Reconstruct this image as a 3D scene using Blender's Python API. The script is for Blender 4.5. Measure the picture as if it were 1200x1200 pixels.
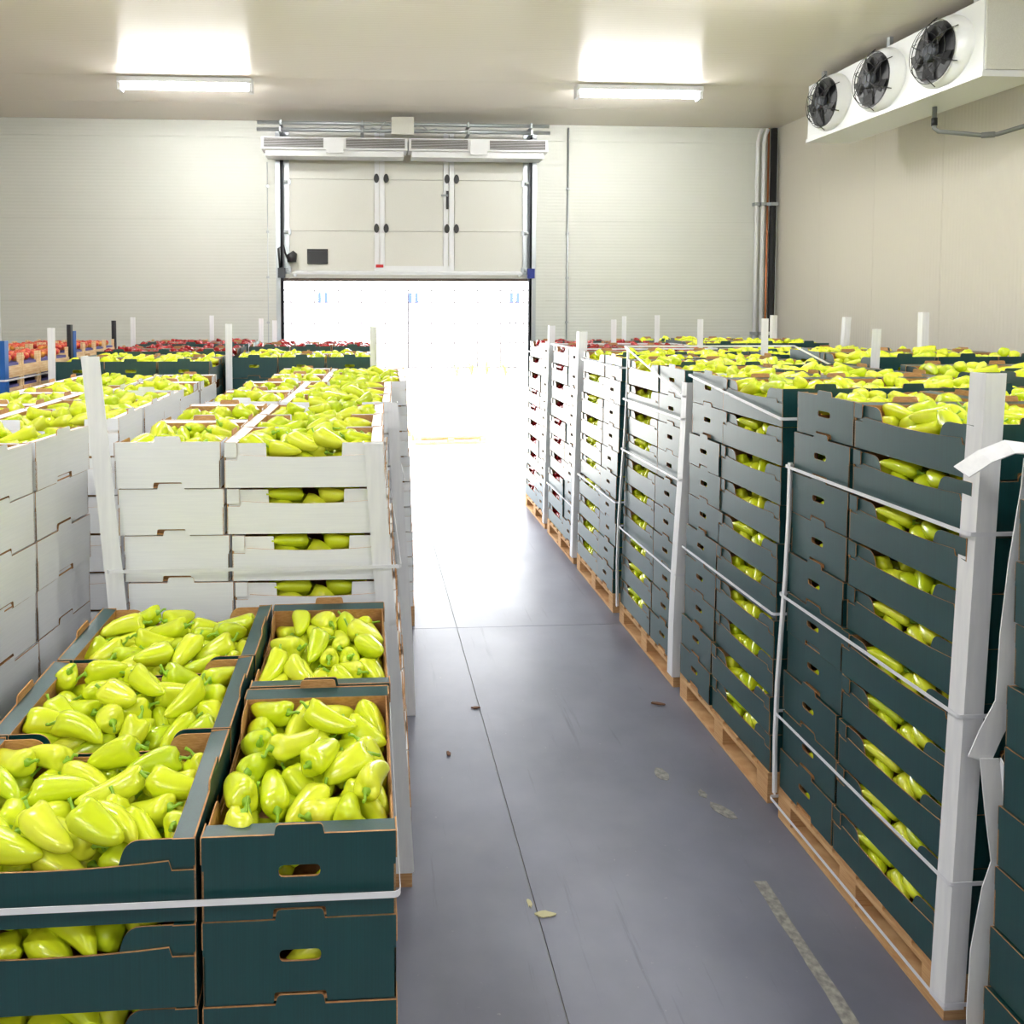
import bpy, math, random
import numpy as np
from mathutils import Vector, Matrix
from mathutils.geometry import tessellate_polygon

for o in list(bpy.data.objects):
    bpy.data.objects.remove(o)
scene = bpy.context.scene
COL = scene.collection
R = math.radians
rnd = random.Random(7)

# ------------------------------------------------------------------ camera
CAM_H = 2.22
F_PX = 930.0
PX, PY = 487.0, 405.0          # principal point in the 1200 px frame
cd = bpy.data.cameras.new('camera')
cam = bpy.data.objects.new('camera', cd)
COL.objects.link(cam)
cam.location = (0, 0, CAM_H)
cam.rotation_euler = (R(90 - 2.6), 0, R(-3.5))
cd.sensor_width = 36
cd.lens = F_PX / 1200 * 36
cd.shift_x = (600 - PX) / 1200
cd.shift_y = (PY - 600) / 1200
cd.clip_start = 0.05
cd.clip_end = 300
scene.camera = cam

# ------------------------------------------------------------------ light, exposure
scene.view_settings.view_transform = 'Standard'
scene.view_settings.look = 'None'
scene.view_settings.gamma = 1
scene.view_settings.use_curve_mapping = False
scene.view_settings.exposure = 0.97
LAMP_STRENGTH = 54.0
w = bpy.data.worlds.new('daylight')
scene.world = w
w.use_nodes = True
bg = w.node_tree.nodes['Background']
bg.inputs['Color'].default_value = (0.96, 0.98, 1.0, 1)
bg.inputs['Strength'].default_value = 5.5
sd = bpy.data.lights.new('sun', 'SUN')
sd.energy = 12
sd.angle = R(1.0)
sd.color = (1, 0.96, 0.9)
sun = bpy.data.objects.new('sun', sd)
COL.objects.link(sun)
sun.rotation_euler = (R(40), R(20), 0)


# ------------------------------------------------------------------ materials
def srgb(r, g, b):
    f = lambda c: (c / 255 / 12.92) if c / 255 <= 0.04045 else ((c / 255 + 0.055) / 1.055) ** 2.4
    return (f(r), f(g), f(b), 1)


def new_mat(name, col, rough=0.5, metal=0.0, spec=0.5, coat=0.0):
    m = bpy.data.materials.new(name)
    m.use_nodes = True
    b = m.node_tree.nodes['Principled BSDF']
    b.inputs['Base Color'].default_value = col
    b.inputs['Roughness'].default_value = rough
    b.inputs['Metallic'].default_value = metal
    b.inputs['Specular IOR Level'].default_value = spec
    b.inputs['Coat Weight'].default_value = coat
    return m, m.node_tree.nodes, m.node_tree.links, b


def add_noise(m, colA, colB, scale=(8, 8, 8), detail=4, lo=0.35, hi=0.65, coords='Object', bump=0.0, bdist=0.002, rough=None):
    """mix two colours by stretched noise; optional bump and roughness range"""
    nt = m.node_tree
    b = nt.nodes['Principled BSDF']
    tc = nt.nodes.new('ShaderNodeTexCoord')
    mp = nt.nodes.new('ShaderNodeMapping')
    mp.inputs['Scale'].default_value = scale
    nz = nt.nodes.new('ShaderNodeTexNoise')
    nz.inputs['Scale'].default_value = 1.0
    nz.inputs['Detail'].default_value = detail
    nt.links.new(tc.outputs[coords], mp.inputs['Vector'])
    nt.links.new(mp.outputs['Vector'], nz.inputs['Vector'])
    cr = nt.nodes.new('ShaderNodeValToRGB')
    cr.color_ramp.elements[0].position = lo
    cr.color_ramp.elements[1].position = hi
    cr.color_ramp.elements[0].color = colA
    cr.color_ramp.elements[1].color = colB
    nt.links.new(nz.outputs['Fac'], cr.inputs['Fac'])
    nt.links.new(cr.outputs['Color'], b.inputs['Base Color'])
    if bump:
        bp = nt.nodes.new('ShaderNodeBump')
        bp.inputs['Strength'].default_value = bump
        bp.inputs['Distance'].default_value = bdist
        nt.links.new(nz.outputs['Fac'], bp.inputs['Height'])
        nt.links.new(bp.outputs['Normal'], b.inputs['Normal'])
    if rough:
        mr = nt.nodes.new('ShaderNodeMapRange')
        mr.inputs['To Min'].default_value = rough[0]
        mr.inputs['To Max'].default_value = rough[1]
        nt.links.new(nz.outputs['Fac'], mr.inputs['Value'])
        nt.links.new(mr.outputs['Result'], b.inputs['Roughness'])
    return nz


def ribbed(m, axis, freq, strength):
    """fine parallel ribs rolled into sheet metal (bump only)"""
    nt = m.node_tree
    b = nt.nodes['Principled BSDF']
    tc = nt.nodes.new('ShaderNodeTexCoord')
    wv = nt.nodes.new('ShaderNodeTexWave')
    wv.wave_type = 'BANDS'
    wv.bands_direction = axis
    wv.wave_profile = 'TRI'
    wv.inputs['Scale'].default_value = freq
    nt.links.new(tc.outputs['Object'], wv.inputs['Vector'])
    bp = nt.nodes.new('ShaderNodeBump')
    bp.inputs['Strength'].default_value = strength
    bp.inputs['Distance'].default_value = 0.003
    nt.links.new(wv.outputs['Fac'], bp.inputs['Height'])
    nt.links.new(bp.outputs['Normal'], b.inputs['Normal'])


M = {}
M['teal'], *_, b_ = new_mat('teal_board', srgb(22, 66, 68), 0.36, spec=0.6, coat=0.3)
b_.inputs['Coat Roughness'].default_value = 0.42
add_noise(M['teal'], srgb(12, 60, 62), srgb(16, 67, 69), (300, 300, 3), 2, bump=0.1, bdist=0.001)
M['white_board'], *_ = new_mat('white_board', srgb(244, 246, 249), 0.42, spec=0.4)
add_noise(M['white_board'], srgb(242, 244, 248), srgb(246, 248, 251), (6, 6, 200), 2, bump=0.02, bdist=0.001)
M['kraft'], *_ = new_mat('kraft_board', srgb(186, 138, 92), 0.75, spec=0.2)
add_noise(M['kraft'], srgb(176, 128, 84), srgb(196, 150, 104), (60, 60, 260), 3, bump=0.15, bdist=0.001)
M['corner'], *_ = new_mat('corner_board_white', srgb(238, 239, 243), 0.45, spec=0.4)
add_noise(M['corner'], srgb(232, 233, 238), srgb(242, 243, 246), (40, 40, 4), 3)
M['strap'], *_ = new_mat('strap_plastic', srgb(235, 236, 242), 0.3)
M['pallet'], *_ = new_mat('pallet_wood', srgb(205, 160, 112), 0.7, spec=0.25)
add_noise(M['pallet'], srgb(190, 142, 96), srgb(220, 180, 132), (9, 9, 60), 5, bump=0.2, bdist=0.002)
M['crate_wood'], *_ = new_mat('crate_wood', srgb(226, 190, 140), 0.7, spec=0.25)
add_noise(M['crate_wood'], srgb(224, 184, 136), srgb(244, 218, 178), (8, 8, 80), 4, bump=0.2, bdist=0.002)
M['purple'], *_ = new_mat('purple_liner', srgb(88, 84, 150), 0.6)
M['blue_corner'], *_ = new_mat('blue_corner', srgb(28, 92, 170), 0.45)
M['black'], *_ = new_mat('black_plastic', srgb(28, 29, 32), 0.45)
M['dark_board'], *_ = new_mat('dark_board', srgb(36, 40, 46), 0.6)
M['panel_h'], *_ = new_mat('panel_sheet_horizontal', srgb(208, 210, 203), 0.42, spec=0.25)
ribbed(M['panel_h'], 'Z', 8.0, 0.4)
M['panel_v'], *_ = new_mat('panel_sheet_vertical', srgb(210, 205, 194), 0.42, spec=0.25)
ribbed(M['panel_v'], 'Y', 8.0, 0.4)
M['panel_c'], *_ = new_mat('panel_sheet_ceiling', srgb(224, 217, 208), 0.3, spec=0.22)
ribbed(M['panel_c'], 'Y', 8.0, 0.4)
M['core'], *_ = new_mat('panel_core', srgb(168, 168, 160), 0.7)
M['door_sheet'], *_ = new_mat('door_sheet', srgb(210, 211, 203), 0.5)
add_noise(M['door_sheet'], srgb(208, 208, 200), srgb(214, 214, 207), (120, 120, 120), 2, bump=0.15, bdist=0.001)
M['white_metal'], *_ = new_mat('white_metal', srgb(224, 226, 228), 0.35)
M['grey_metal'], *_ = new_mat('galvanised', srgb(178, 184, 188), 0.35, metal=0.75)
M['dark_metal'], *_ = new_mat('dark_metal', srgb(70, 74, 80), 0.5, metal=0.3)
M['pvc_grey'], *_ = new_mat('pvc_grey', srgb(120, 122, 122), 0.4)
M['copper'], *_ = new_mat('copper', srgb(190, 120, 80), 0.35, metal=0.8)
M['foam'], *_ = new_mat('foam_black', srgb(26, 26, 28), 0.75)
M['blue'], *_ = new_mat('blue_plastic', srgb(14, 40, 128), 0.45)
M['red'], *_ = new_mat('red_plastic', srgb(190, 30, 34), 0.45)
M['rubber'], *_ = new_mat('rubber_seal', srgb(96, 84, 74), 0.7)
M['concrete'], *_ = new_mat('yard_concrete', srgb(222, 220, 214), 0.8)
M['stem'], *_ = new_mat('stem_green', srgb(140, 184, 44), 0.4)
M['leafy'], *_ = new_mat('leaf_green', srgb(110, 150, 60), 0.6)
M['dry_leaf'], *_ = new_mat('dry_scrap', srgb(120, 84, 62), 0.8)
M['pale_scrap'], *_ = new_mat('pale_scrap', srgb(196, 190, 150), 0.7)
M['stain'], *_ = new_mat('pale_stain', srgb(158, 154, 142), 0.6)
add_noise(M['stain'], srgb(122, 121, 120), srgb(166, 163, 156), (40, 40, 40), 4)
M['fence'], *_ = new_mat('fence_paint', srgb(50, 47, 50), 0.7)
M['post'], *_ = new_mat('post_paint', srgb(64, 62, 66), 0.7)
M['grille_dark'], *_ = new_mat('grille_dark', srgb(84, 80, 78), 0.6)

M['pepper'], nn, ll, bb = new_mat('pepper_skin', srgb(205, 222, 24), 0.22, spec=0.55, coat=0.25)
bb.inputs['Coat Roughness'].default_value = 0.12
M['pepper_mass'], nn2, ll2, bb2 = new_mat('pepper_skin_mass', srgb(205, 222, 24), 0.24, spec=0.55, coat=0.2)
for mm, src in (('pepper', 'obj'), ('pepper_mass', 'isl')):
    nt = M[mm].node_tree
    b = nt.nodes['Principled BSDF']
    if src == 'obj':
        s = nt.nodes.new('ShaderNodeObjectInfo').outputs['Random']
    else:
        s = nt.nodes.new('ShaderNodeNewGeometry').outputs['Random Per Island']
    cr = nt.nodes.new('ShaderNodeValToRGB')
    e = cr.color_ramp.elements
    e[0].position, e[0].color = 0.0, srgb(192, 214, 34)
    e[1].position, e[1].color = 1.0, srgb(230, 236, 64)
    x = e.new(0.5)
    x.color = srgb(216, 229, 40)
    x = e.new(0.12)
    x.color = srgb(204, 222, 32)
    nt.links.new(s, cr.inputs['Fac'])
    nt.links.new(cr.outputs['Color'], b.inputs['Base Color'])
M['red_pepper'], *_ = new_mat('red_pepper_skin', srgb(150, 22, 26), 0.25, coat=0.2)
M['fruit'], *_ = new_mat('nectarine_skin', srgb(205, 60, 40), 0.4)
add_noise(M['fruit'], srgb(190, 40, 42), srgb(238, 176, 70), (14, 14, 14), 2, 0.42, 0.68)

M['lamp'] = bpy.data.materials.new('tube_glow')
M['lamp'].use_nodes = True
nt = M['lamp'].node_tree
nt.nodes.clear()
em = nt.nodes.new('ShaderNodeEmission')
em.inputs['Color'].default_value = (1.0, 0.995, 0.98, 1)
em.inputs['Strength'].default_value = LAMP_STRENGTH
nt.links.new(em.outputs[0], nt.nodes.new('ShaderNodeOutputMaterial').inputs[0])

# floor: grey-blue resin with scuffs and worn sheen
M['floor'], fn, fl, fb = new_mat('floor_resin', srgb(110, 112, 126), 0.4, spec=0.5)
tc = fn.new('ShaderNodeTexCoord')
n1 = fn.new('ShaderNodeTexNoise'); n1.inputs['Scale'].default_value = 1.6; n1.inputs['Detail'].default_value = 7
n2 = fn.new('ShaderNodeTexNoise'); n2.inputs['Scale'].default_value = 45; n2.inputs['Detail'].default_value = 3
mp = fn.new('ShaderNodeMapping'); mp.inputs['Scale'].default_value = (16, 0.9, 1); mp.inputs['Rotation'].default_value = (0, 0, 0.15)
n3 = fn.new('ShaderNodeTexNoise'); n3.inputs['Scale'].default_value = 1.0; n3.inputs['Detail'].default_value = 8; n3.inputs['Roughness'].default_value = 0.7
fl.new(tc.outputs['Generated'], n1.inputs['Vector'])
for a in (n1, n2):
    fl.new(tc.outputs['Object'], a.inputs['Vector'])
fl.new(tc.outputs['Object'], mp.inputs['Vector'])
fl.new(mp.outputs['Vector'], n3.inputs['Vector'])
cr = fn.new('ShaderNodeValToRGB')
cr.color_ramp.elements[0].position, cr.color_ramp.elements[0].color = 0.34, srgb(106, 108, 124)
cr.color_ramp.elements[1].position, cr.color_ramp.elements[1].color = 0.68, srgb(130, 132, 148)
fl.new(n1.outputs['Fac'], cr.inputs['Fac'])
cr2 = fn.new('ShaderNodeValToRGB')
cr2.color_ramp.elements[0].position, cr2.color_ramp.elements[0].color = 0.60, (0, 0, 0, 1)
cr2.color_ramp.elements[1].position, cr2.color_ramp.elements[1].color = 0.80, (1, 1, 1, 1)
fl.new(n3.outputs['Fac'], cr2.inputs['Fac'])
mx = fn.new('ShaderNodeMix'); mx.data_type = 'RGBA'
fl.new(cr2.outputs['Color'], mx.inputs['Factor'])
fl.new(cr.outputs['Color'], mx.inputs['A'])
mx.inputs['B'].default_value = srgb(88, 88, 98)
cr3 = fn.new('ShaderNodeValToRGB')
cr3.color_ramp.elements[0].position, cr3.color_ramp.elements[0].color = 0.715, (0, 0, 0, 1)
cr3.color_ramp.elements[1].position, cr3.color_ramp.elements[1].color = 0.75, (0.6, 0.6, 0.6, 1)
fl.new(n2.outputs['Fac'], cr3.inputs['Fac'])
mx2 = fn.new('ShaderNodeMix'); mx2.data_type = 'RGBA'
fl.new(cr3.outputs['Color'], mx2.inputs['Factor'])
fl.new(mx.outputs['Result'], mx2.inputs['A'])
mx2.inputs['B'].default_value = srgb(150, 150, 156)
fl.new(mx2.outputs['Result'], fb.inputs['Base Color'])
mr = fn.new('ShaderNodeMapRange')
mr.inputs['To Min'].default_value = 0.26; mr.inputs['To Max'].default_value = 0.52
fl.new(n1.outputs['Fac'], mr.inputs['Value'])
fl.new(mr.outputs['Result'], fb.inputs['Roughness'])


# ------------------------------------------------------------------ mesh builder
class MB:
    def __init__(self):
        self.v, self.f, self.m, self.s = [], [], [], []

    def face(self, idx, mat=0, smooth=False):
        self.f.append(tuple(idx)); self.m.append(mat); self.s.append(smooth)

    def box(self, x0, y0, z0, x1, y1, z1, mat=0):
        b = len(self.v)
        for z in (z0, z1):
            for (x, y) in ((x0, y0), (x1, y0), (x1, y1), (x0, y1)):
                self.v.append((x, y, z))
        for q in ((3, 2, 1, 0), (4, 5, 6, 7), (0, 1, 5, 4), (1, 2, 6, 5), (2, 3, 7, 6), (3, 0, 4, 7)):
            self.face([b + i for i in q], mat)
        return self

    def sheet(self, outer, to3d, normal, t, holes=(), mf=0, mb=1, me=1):
        """thin board cut to an outline: front face at to3d(u,v), back face t behind along -normal"""
        loops = [list(outer)] + [list(h) for h in holes]
        tris = tessellate_polygon([[Vector((u, v, 0)) for u, v in lp] for lp in loops])
        flat = [p for lp in loops for p in lp]
        n = Vector(normal)
        b = len(self.v)
        k = len(flat)
        P = [Vector(to3d(u, v)) for u, v in flat]
        self.v += [tuple(p) for p in P] + [tuple(p - n * t) for p in P]
        for tr in tris:
            a, c, d = tr
            nn = (P[c] - P[a]).cross(P[d] - P[a])
            if nn.dot(n) < 0:
                c, d = d, c
            self.face((b + a, b + c, b + d), mf)
            self.face((b + k + d, b + k + c, b + k + a), mb)
        o = b
        for lp in loops:
            L = len(lp)
            for i in range(L):
                j = (i + 1) % L
                self.face((o + i, o + j, o + j + k, o + i + k), me)
            o += L
        return self

    def tube(self, pts, rad, n=8, mat=0, caps=True, smooth=True):
        pts = [Vector(p) for p in pts]
        if not isinstance(rad, (list, tuple)):
            rad = [rad] * len(pts)
        b = len(self.v)
        up = None
        for i, p in enumerate(pts):
            d = (pts[min(i + 1, len(pts) - 1)] - pts[max(i - 1, 0)]).normalized()
            if up is None:
                up = Vector((0, 0, 1)) if abs(d.z) < 0.9 else Vector((1, 0, 0))
            a = d.cross(up).normalized()
            up = a.cross(d).normalized()
            for k in range(n):
                t = 2 * math.pi * k / n
                self.v.append(tuple(p + (a * math.cos(t) + up * math.sin(t)) * rad[i]))
        for i in range(len(pts) - 1):
            for k in range(n):
                k2 = (k + 1) % n
                self.face((b + i * n + k, b + i * n + k2, b + (i + 1) * n + k2, b + (i + 1) * n + k), mat, smooth)
        if caps:
            self.face([b + k for k in range(n)][::-1], mat)
            self.face([b + (len(pts) - 1) * n + k for k in range(n)], mat)
        return self

    def ribbon(self, pts, wid, t=0.0016, closed=False, mat=0, side=None):
        """flat band along pts; wid direction = side (default z)"""
        pts = [Vector(p) for p in pts]
        n = len(pts)
        b = len(self.v)
        for i, p in enumerate(pts):
            if closed:
                d = pts[(i + 1) % n] - pts[i - 1]
            else:
                d = pts[min(i + 1, n - 1)] - pts[max(i - 1, 0)]
            d.normalize()
            sd = Vector(side[i] if isinstance(side, list) else (side or (0, 0, 1)))
            nr = d.cross(sd).normalized()
            sd = nr.cross(d).normalized()
            for (a, c) in ((-.5, 0), (.5, 0), (.5, 1), (-.5, 1)):
                self.v.append(tuple(p + sd * wid * a + nr * t * c))
        for i in range(n if closed else n - 1):
            j = (i + 1) % n
            for k in range(4):
                k2 = (k + 1) % 4
                self.face((b + i * 4 + k, b + i * 4 + k2, b + j * 4 + k2, b + j * 4 + k), mat)
        if not closed:
            self.face((b, b + 1, b + 2, b + 3), mat)
            e = b + (n - 1) * 4
            self.face((e + 3, e + 2, e + 1, e), mat)
        return self

    def mesh(self, name, mats):
        me = bpy.data.meshes.new(name)
        me.from_pydata(self.v, [], self.f)
        for m in (mats if isinstance(mats, (list, tuple)) else [mats]):
            me.materials.append(M[m])
        me.polygons.foreach_set('material_index', self.m)
        me.polygons.foreach_set('use_smooth', self.s)
        me.update()
        return me


def link(name, data, parent=None, loc=None, rotz=None, mat4=None):
    o = bpy.data.objects.new(name, data)
    COL.objects.link(o)
    if parent is not None:
        o.parent = parent
    if loc is not None:
        o.location = loc
    if rotz:
        o.rotation_euler = (0, 0, rotz)
    if mat4 is not None:
        o.matrix_basis = mat4
    return o


def tag(o, label=None, cat=None, group=None, kind=None):
    for k, v in (('label', label), ('category', cat), ('group', group), ('kind', kind)):
        if v:
            o[k] = v
    return o


def empty(name, loc=(0, 0, 0), rotz=0):
    return link(name, None, None, loc, rotz)


def part(name, mb, mats, parent, loc=None, rotz=None):
    return link(name, mb.mesh(name, mats), parent, loc, rotz)


# ------------------------------------------------------------------ the room shell
XL, XR, YF, YB, ZC = -4.45, 5.17, -5.0, 9.8, 4.5
DX0, DX1, DZ = -1.12, 2.08, 4.12       # door opening in the back wall

fo = tag(part('floor', MB().box(XL - .1, YF - .1, -0.2, XR + .1, YB + .15, -0.008), 'core', None), kind='structure')
SX, SY = 0.62, 5.42                    # joints in the floor
xs = [XL - .1, SX - 3.0, SX, SX + 3.0, XR + .1]
ys = [YF - .1, SY - 6.0, SY, YB + .15]
for i in range(4):
    for j in range(3):
        g = 0.0022
        part('floor_panel', MB().box(xs[i] + g, ys[j] + g, -0.008, xs[i + 1] - g, ys[j + 1] - g, 0.0), 'floor', fo)

ce = tag(part('ceiling', MB().box(XL - .1, YF - .1, ZC + .012, XR + .1, YB + .15, ZC + .15), 'core', None), kind='structure')
y = YF
while y < YB - .01:
    y1 = min(y + 1.0, YB)
    part('ceiling_panel', MB().box(XL, y + .0015, ZC, XR, y1 - .0015, ZC + .012), 'panel_c', ce)
    y = y1

wb = MB()
wb.box(XL - .1, YB + .012, 0, DX0, YB + .15, ZC).box(DX1, YB + .012, 0, XR + .1, YB + .15, ZC).box(DX0, YB + .012, DZ, DX1, YB + .15, ZC)
wb = tag(part('wall_back', wb, 'core', None), kind='structure')
zz = [0, 0.33, 1.33, 2.33, 3.32, 4.3, ZC]
for i in range(6):
    for a, b2 in ((XL, DX0), (DX1, XR)):
        part('wall_panel', MB().box(a, YB, zz[i] + .0015, b2, YB + .012, zz[i + 1] - .0015), 'panel_h', wb)
part('wall_panel', MB().box(DX0, YB, DZ, DX1, YB + .012, ZC), 'panel_h', wb)

for nm, xa, xb, xc in (('wall_right', XR, XR + .012, XR + .15), ('wall_left', XL, XL - .012, XL - .15)):
    wl = tag(part(nm, MB().box(min(xb, xc), YF - .1, 0, max(xb, xc), YB + .15, ZC), 'core', None), kind='structure')
    y = YB
    while y > YF:
        y1 = max(y - 0.97, YF)
        part('wall_panel', MB().box(min(xa, xb), y1 + .0015, 0.0, max(xa, xb), y - .0015, ZC), 'panel_v', wl)
        y = y1
tag(part('wall_front', MB().box(XL, YF - .15, 0, XR, YF, ZC), 'panel_h', None), kind='structure')
# coved trim in the corners
tm = MB()
tm.box(XR - .05, YB - .012, 0, XR, YB, ZC)
tag(part('trim_1', tm, 'white_metal', None), kind='structure')
tm = MB().box(XL, YB - .012, 0, XL + .07, YB, ZC)
tag(part('trim_2', tm, 'white_metal', None), kind='structure')

# yard outside
tag(part('yard_ground', MB().box(-40, YB + .15, -0.2, 40, 70, -0.01), 'concrete', None), kind='structure')


# ------------------------------------------------------------------ loading door
door = tag(empty('sectional_door', (0.48, 9.7, 0)), 'raised sectional loading door with a wicket door and black hinges', 'door')
ox = 0.48
LX0, LX1 = -1.0, 1.98
DBZ = 2.60
rows = [DBZ + .09, 3.17, 3.79, 4.40]
cols = [(-1.0, .09), (.22, .93), (1.07, 1.98)]
part('door_core', MB().box(LX0 - ox, .02, DBZ + .02, LX1 - ox, .048, 4.40), 'door_sheet', door)
for (a, b2) in cols:
    for i in range(3):
        part('door_panel', MB().box(a - ox, 0, rows[i] + .003, b2 - ox, .05, rows[i + 1] - .003), 'door_sheet', door)
for a in (.09, .155, .93, 1.0):
    part('frame_strip', MB().box(a + .003 - ox, -.012, DBZ + .13, a + .062 - ox, .05, 4.40), 'white_metal', door)
part('frame_strip', MB().box(.09 - ox, -.014, DBZ + .09, 1.065 - ox, .0, DBZ + .15), 'white_metal', door)


def hinge_mesh():
    h = MB()
    out = []
    for k in range(16):
        t = 2 * math.pi * k / 16
        r_ = 1.0 + 0.18 * max(0, math.sin(t))
        out.append((0.032 * math.cos(t), 0.05 * math.sin(t) * r_))
    h.sheet(out, lambda u, v: (u, -.03, v), (0, -1, 0), .018, mf=0, mb=0, me=0)
    return h.mesh('hinge', ['black'])


hm = hinge_mesh()
for a in (.118, .235, .975, 1.09):
    for z in (3.19, 3.79):
        link('hinge', hm, door, (a - ox + .0, 0, z + .01))
hd = part('handle_plate', MB().box(.965 - ox, -.026, 3.44, .995 - ox, -.012, 3.66), 'black', door)
part('lever', MB().tube([(.98 - ox, -.02, 3.6), (.98 - ox, -.065, 3.6), (.9 - ox, -.065, 3.6)], .011), 'grey_metal', door)
part('grip_box', MB().box(-.72 - ox, -.02, 2.77, -.47 - ox, .0, 2.95).box(-.70 - ox, -.03, 2.92, -.49 - ox, -.02, 2.94), 'black', door)
cb = MB()
cb.tube([(-.9 - ox, -.05, 2.79), (-.9 - ox, -.05, 2.86), (-.86 - ox, -.05, 2.91)], [.055, .06, .03], 12)
part('cable_box', cb, 'black', door)
part('cable', MB().tube([(-1.04 - ox, -.06, 2.7), (-1.06 - ox, -.06, 2.95), (-1.0 - ox, -.06, 3.0), (-.98 - ox, -.06, 2.9), (-.93 - ox, -.06, 2.8)], .012), 'black', door)
part('bottom_rail', MB().box(LX0 - ox, -.01, DBZ, LX1 - ox, .05, DBZ + .09), 'door_sheet', door)
part('bottom_seal', MB().box(LX0 - ox, -.012, DBZ - .035, LX1 - ox, .05, DBZ), 'rubber', door)
br = MB().tube([(-.86 - ox, -.02, DBZ + .04), (-.88 - ox, -.06, DBZ + .055), (-.86 - ox, -.07, DBZ + .065), (1.86 - ox, -.07, DBZ + .065), (1.88 - ox, -.06, DBZ + .055), (1.86 - ox, -.02, DBZ + .04)], .022)
part('safety_bar', br, 'white_metal', door)
part('tag', MB().box(.11 - ox, -.03, DBZ + .13, .2 - ox, -.015, DBZ + .165), 'red', door)
for sx in (-1, 1):
    xa = LX0 if sx < 0 else LX1
    part('edge_stile', MB().box(min(xa, xa - sx * .07) - ox, -.016, DBZ + .05, max(xa, xa - sx * .07) - ox, .05, 4.40), 'grey_metal', door)
    for z in (2.70, 3.15, 3.75):
        rb = MB().box(min(xa - sx * .09, xa) - ox, -.04, z - .03, max(xa - sx * .09, xa) - ox, -.016, z + .03)
        rb.tube([(xa - sx * .06 - ox, -.05, z), (xa + sx * .02 - ox, -.05, z)], .02)
        part('roller_bracket', rb, 'grey_metal', door)
# tracks and jamb covers beside the door
for i, sx in enumerate((-1, 1)):
    xa = LX0 - .02 if sx < 0 else LX1 + .02
    t = tag(empty('door_track', (xa, 9.68, 0)), ('galvanised door track beside the cable box', 'galvanised door track beside the blue bracket')[i], 'track')
    part('track_channel', MB().box(-.012, -.05, 0, .012, .05, 4.35).box(-.012 if sx < 0 else -.028, -.05, 0, .028 if sx < 0 else .012, -.042, 4.35), 'dark_metal', t)
    part('jamb_post', MB().box(min(0.012 * sx, .07 * sx), -.02, 0, max(.012 * sx, .07 * sx), .08, 4.35), 'grey_metal', t)
    part('clamp', MB().box(-.045, -.075, 2.6, .045, -.05, 2.72), 'blue' if sx > 0 else 'dark_metal', t)
    tag(part('trim_%d' % (3 + i), MB().box(min(DX0, DX0 - .14) if sx < 0 else DX1 - .02, YB - .03, 0, DX0 + .02 if sx < 0 else DX1 + .14, YB, 4.3), 'panel_h', None), kind='structure')

# air curtains
for k, (a, b2, lab) in enumerate(((-1.21, .475, 'white air curtain over the door above the cable box'), (.49, 2.13, 'white air curtain over the door above the handle'))):
    u = tag(empty('air_curtain', ((a + b2) / 2, 9.455, 4.0)), lab, 'air curtain')
    hw = (b2 - a) / 2
    part('casing', MB().box(-hw, -.14, .07, hw, .16, .21), 'white_metal', u)
    part('outlet', MB().box(-hw + .04, -.1, 0, hw - .04, .16, .07), 'white_metal', u)
    for s in (-1, 1):
        x0, x1 = (-hw + .03, -.13) if s < 0 else (.13, hw - .03)
        gr = part('grille', MB().box(x0, -.146, .09, x1, -.14, .195), 'grille_dark', u)
        for q in range(7):
            part('louvre', MB().box(x0, -.152, .094 + q * .0147, x1, -.146, .0965 + q * .0147), 'white_metal', gr)
    part('badge_cover', MB().box(-.10, -.165, .03, .10, -.135, .205), 'white_metal', u)
# pipes above the curtains with a junction box
for z, y, lab in ((4.40, 9.45, 'upper galvanised pipe above the air curtains'), (4.31, 9.4, 'lower galvanised pipe above the air curtains')):
    p = tag(empty('pipe', (0.45, y, z)), lab, 'pipe')
    part('pipe_body', MB().tube([(-1.72, 0, 0), (1.72, 0, 0)], .022, 10), 'grey_metal', p)
    for s in (-1.45, -.5, .75, 1.5):
        part('pipe_clamp', MB().box(s - .02, -.03, -.03, s + .02, .34 if y > 9.42 else .39, -.024).box(s - .01, -.03, -.03, s + .01, -.024, .03), 'grey_metal', p)
jb = tag(empty('junction_box', (.42, 9.34, 4.25)), 'pale grey junction box between the pipes above the door', 'box')
part('box_body', MB().box(-.13, -.04, 0, .13, .02, .2), 'door_sheet', jb)
part('cable', MB().tube([(.13, 0, .1), (.22, 0, .12), (.3, .02, .06), (.4, .05, .09)], .008), 'grey_metal', jb)
part('cable', MB().tube([(-.13, 0, .1), (-.2, 0, .15), (-.28, .02, .06), (-.36, .05, .09)], .008), 'grey_metal', jb)

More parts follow.
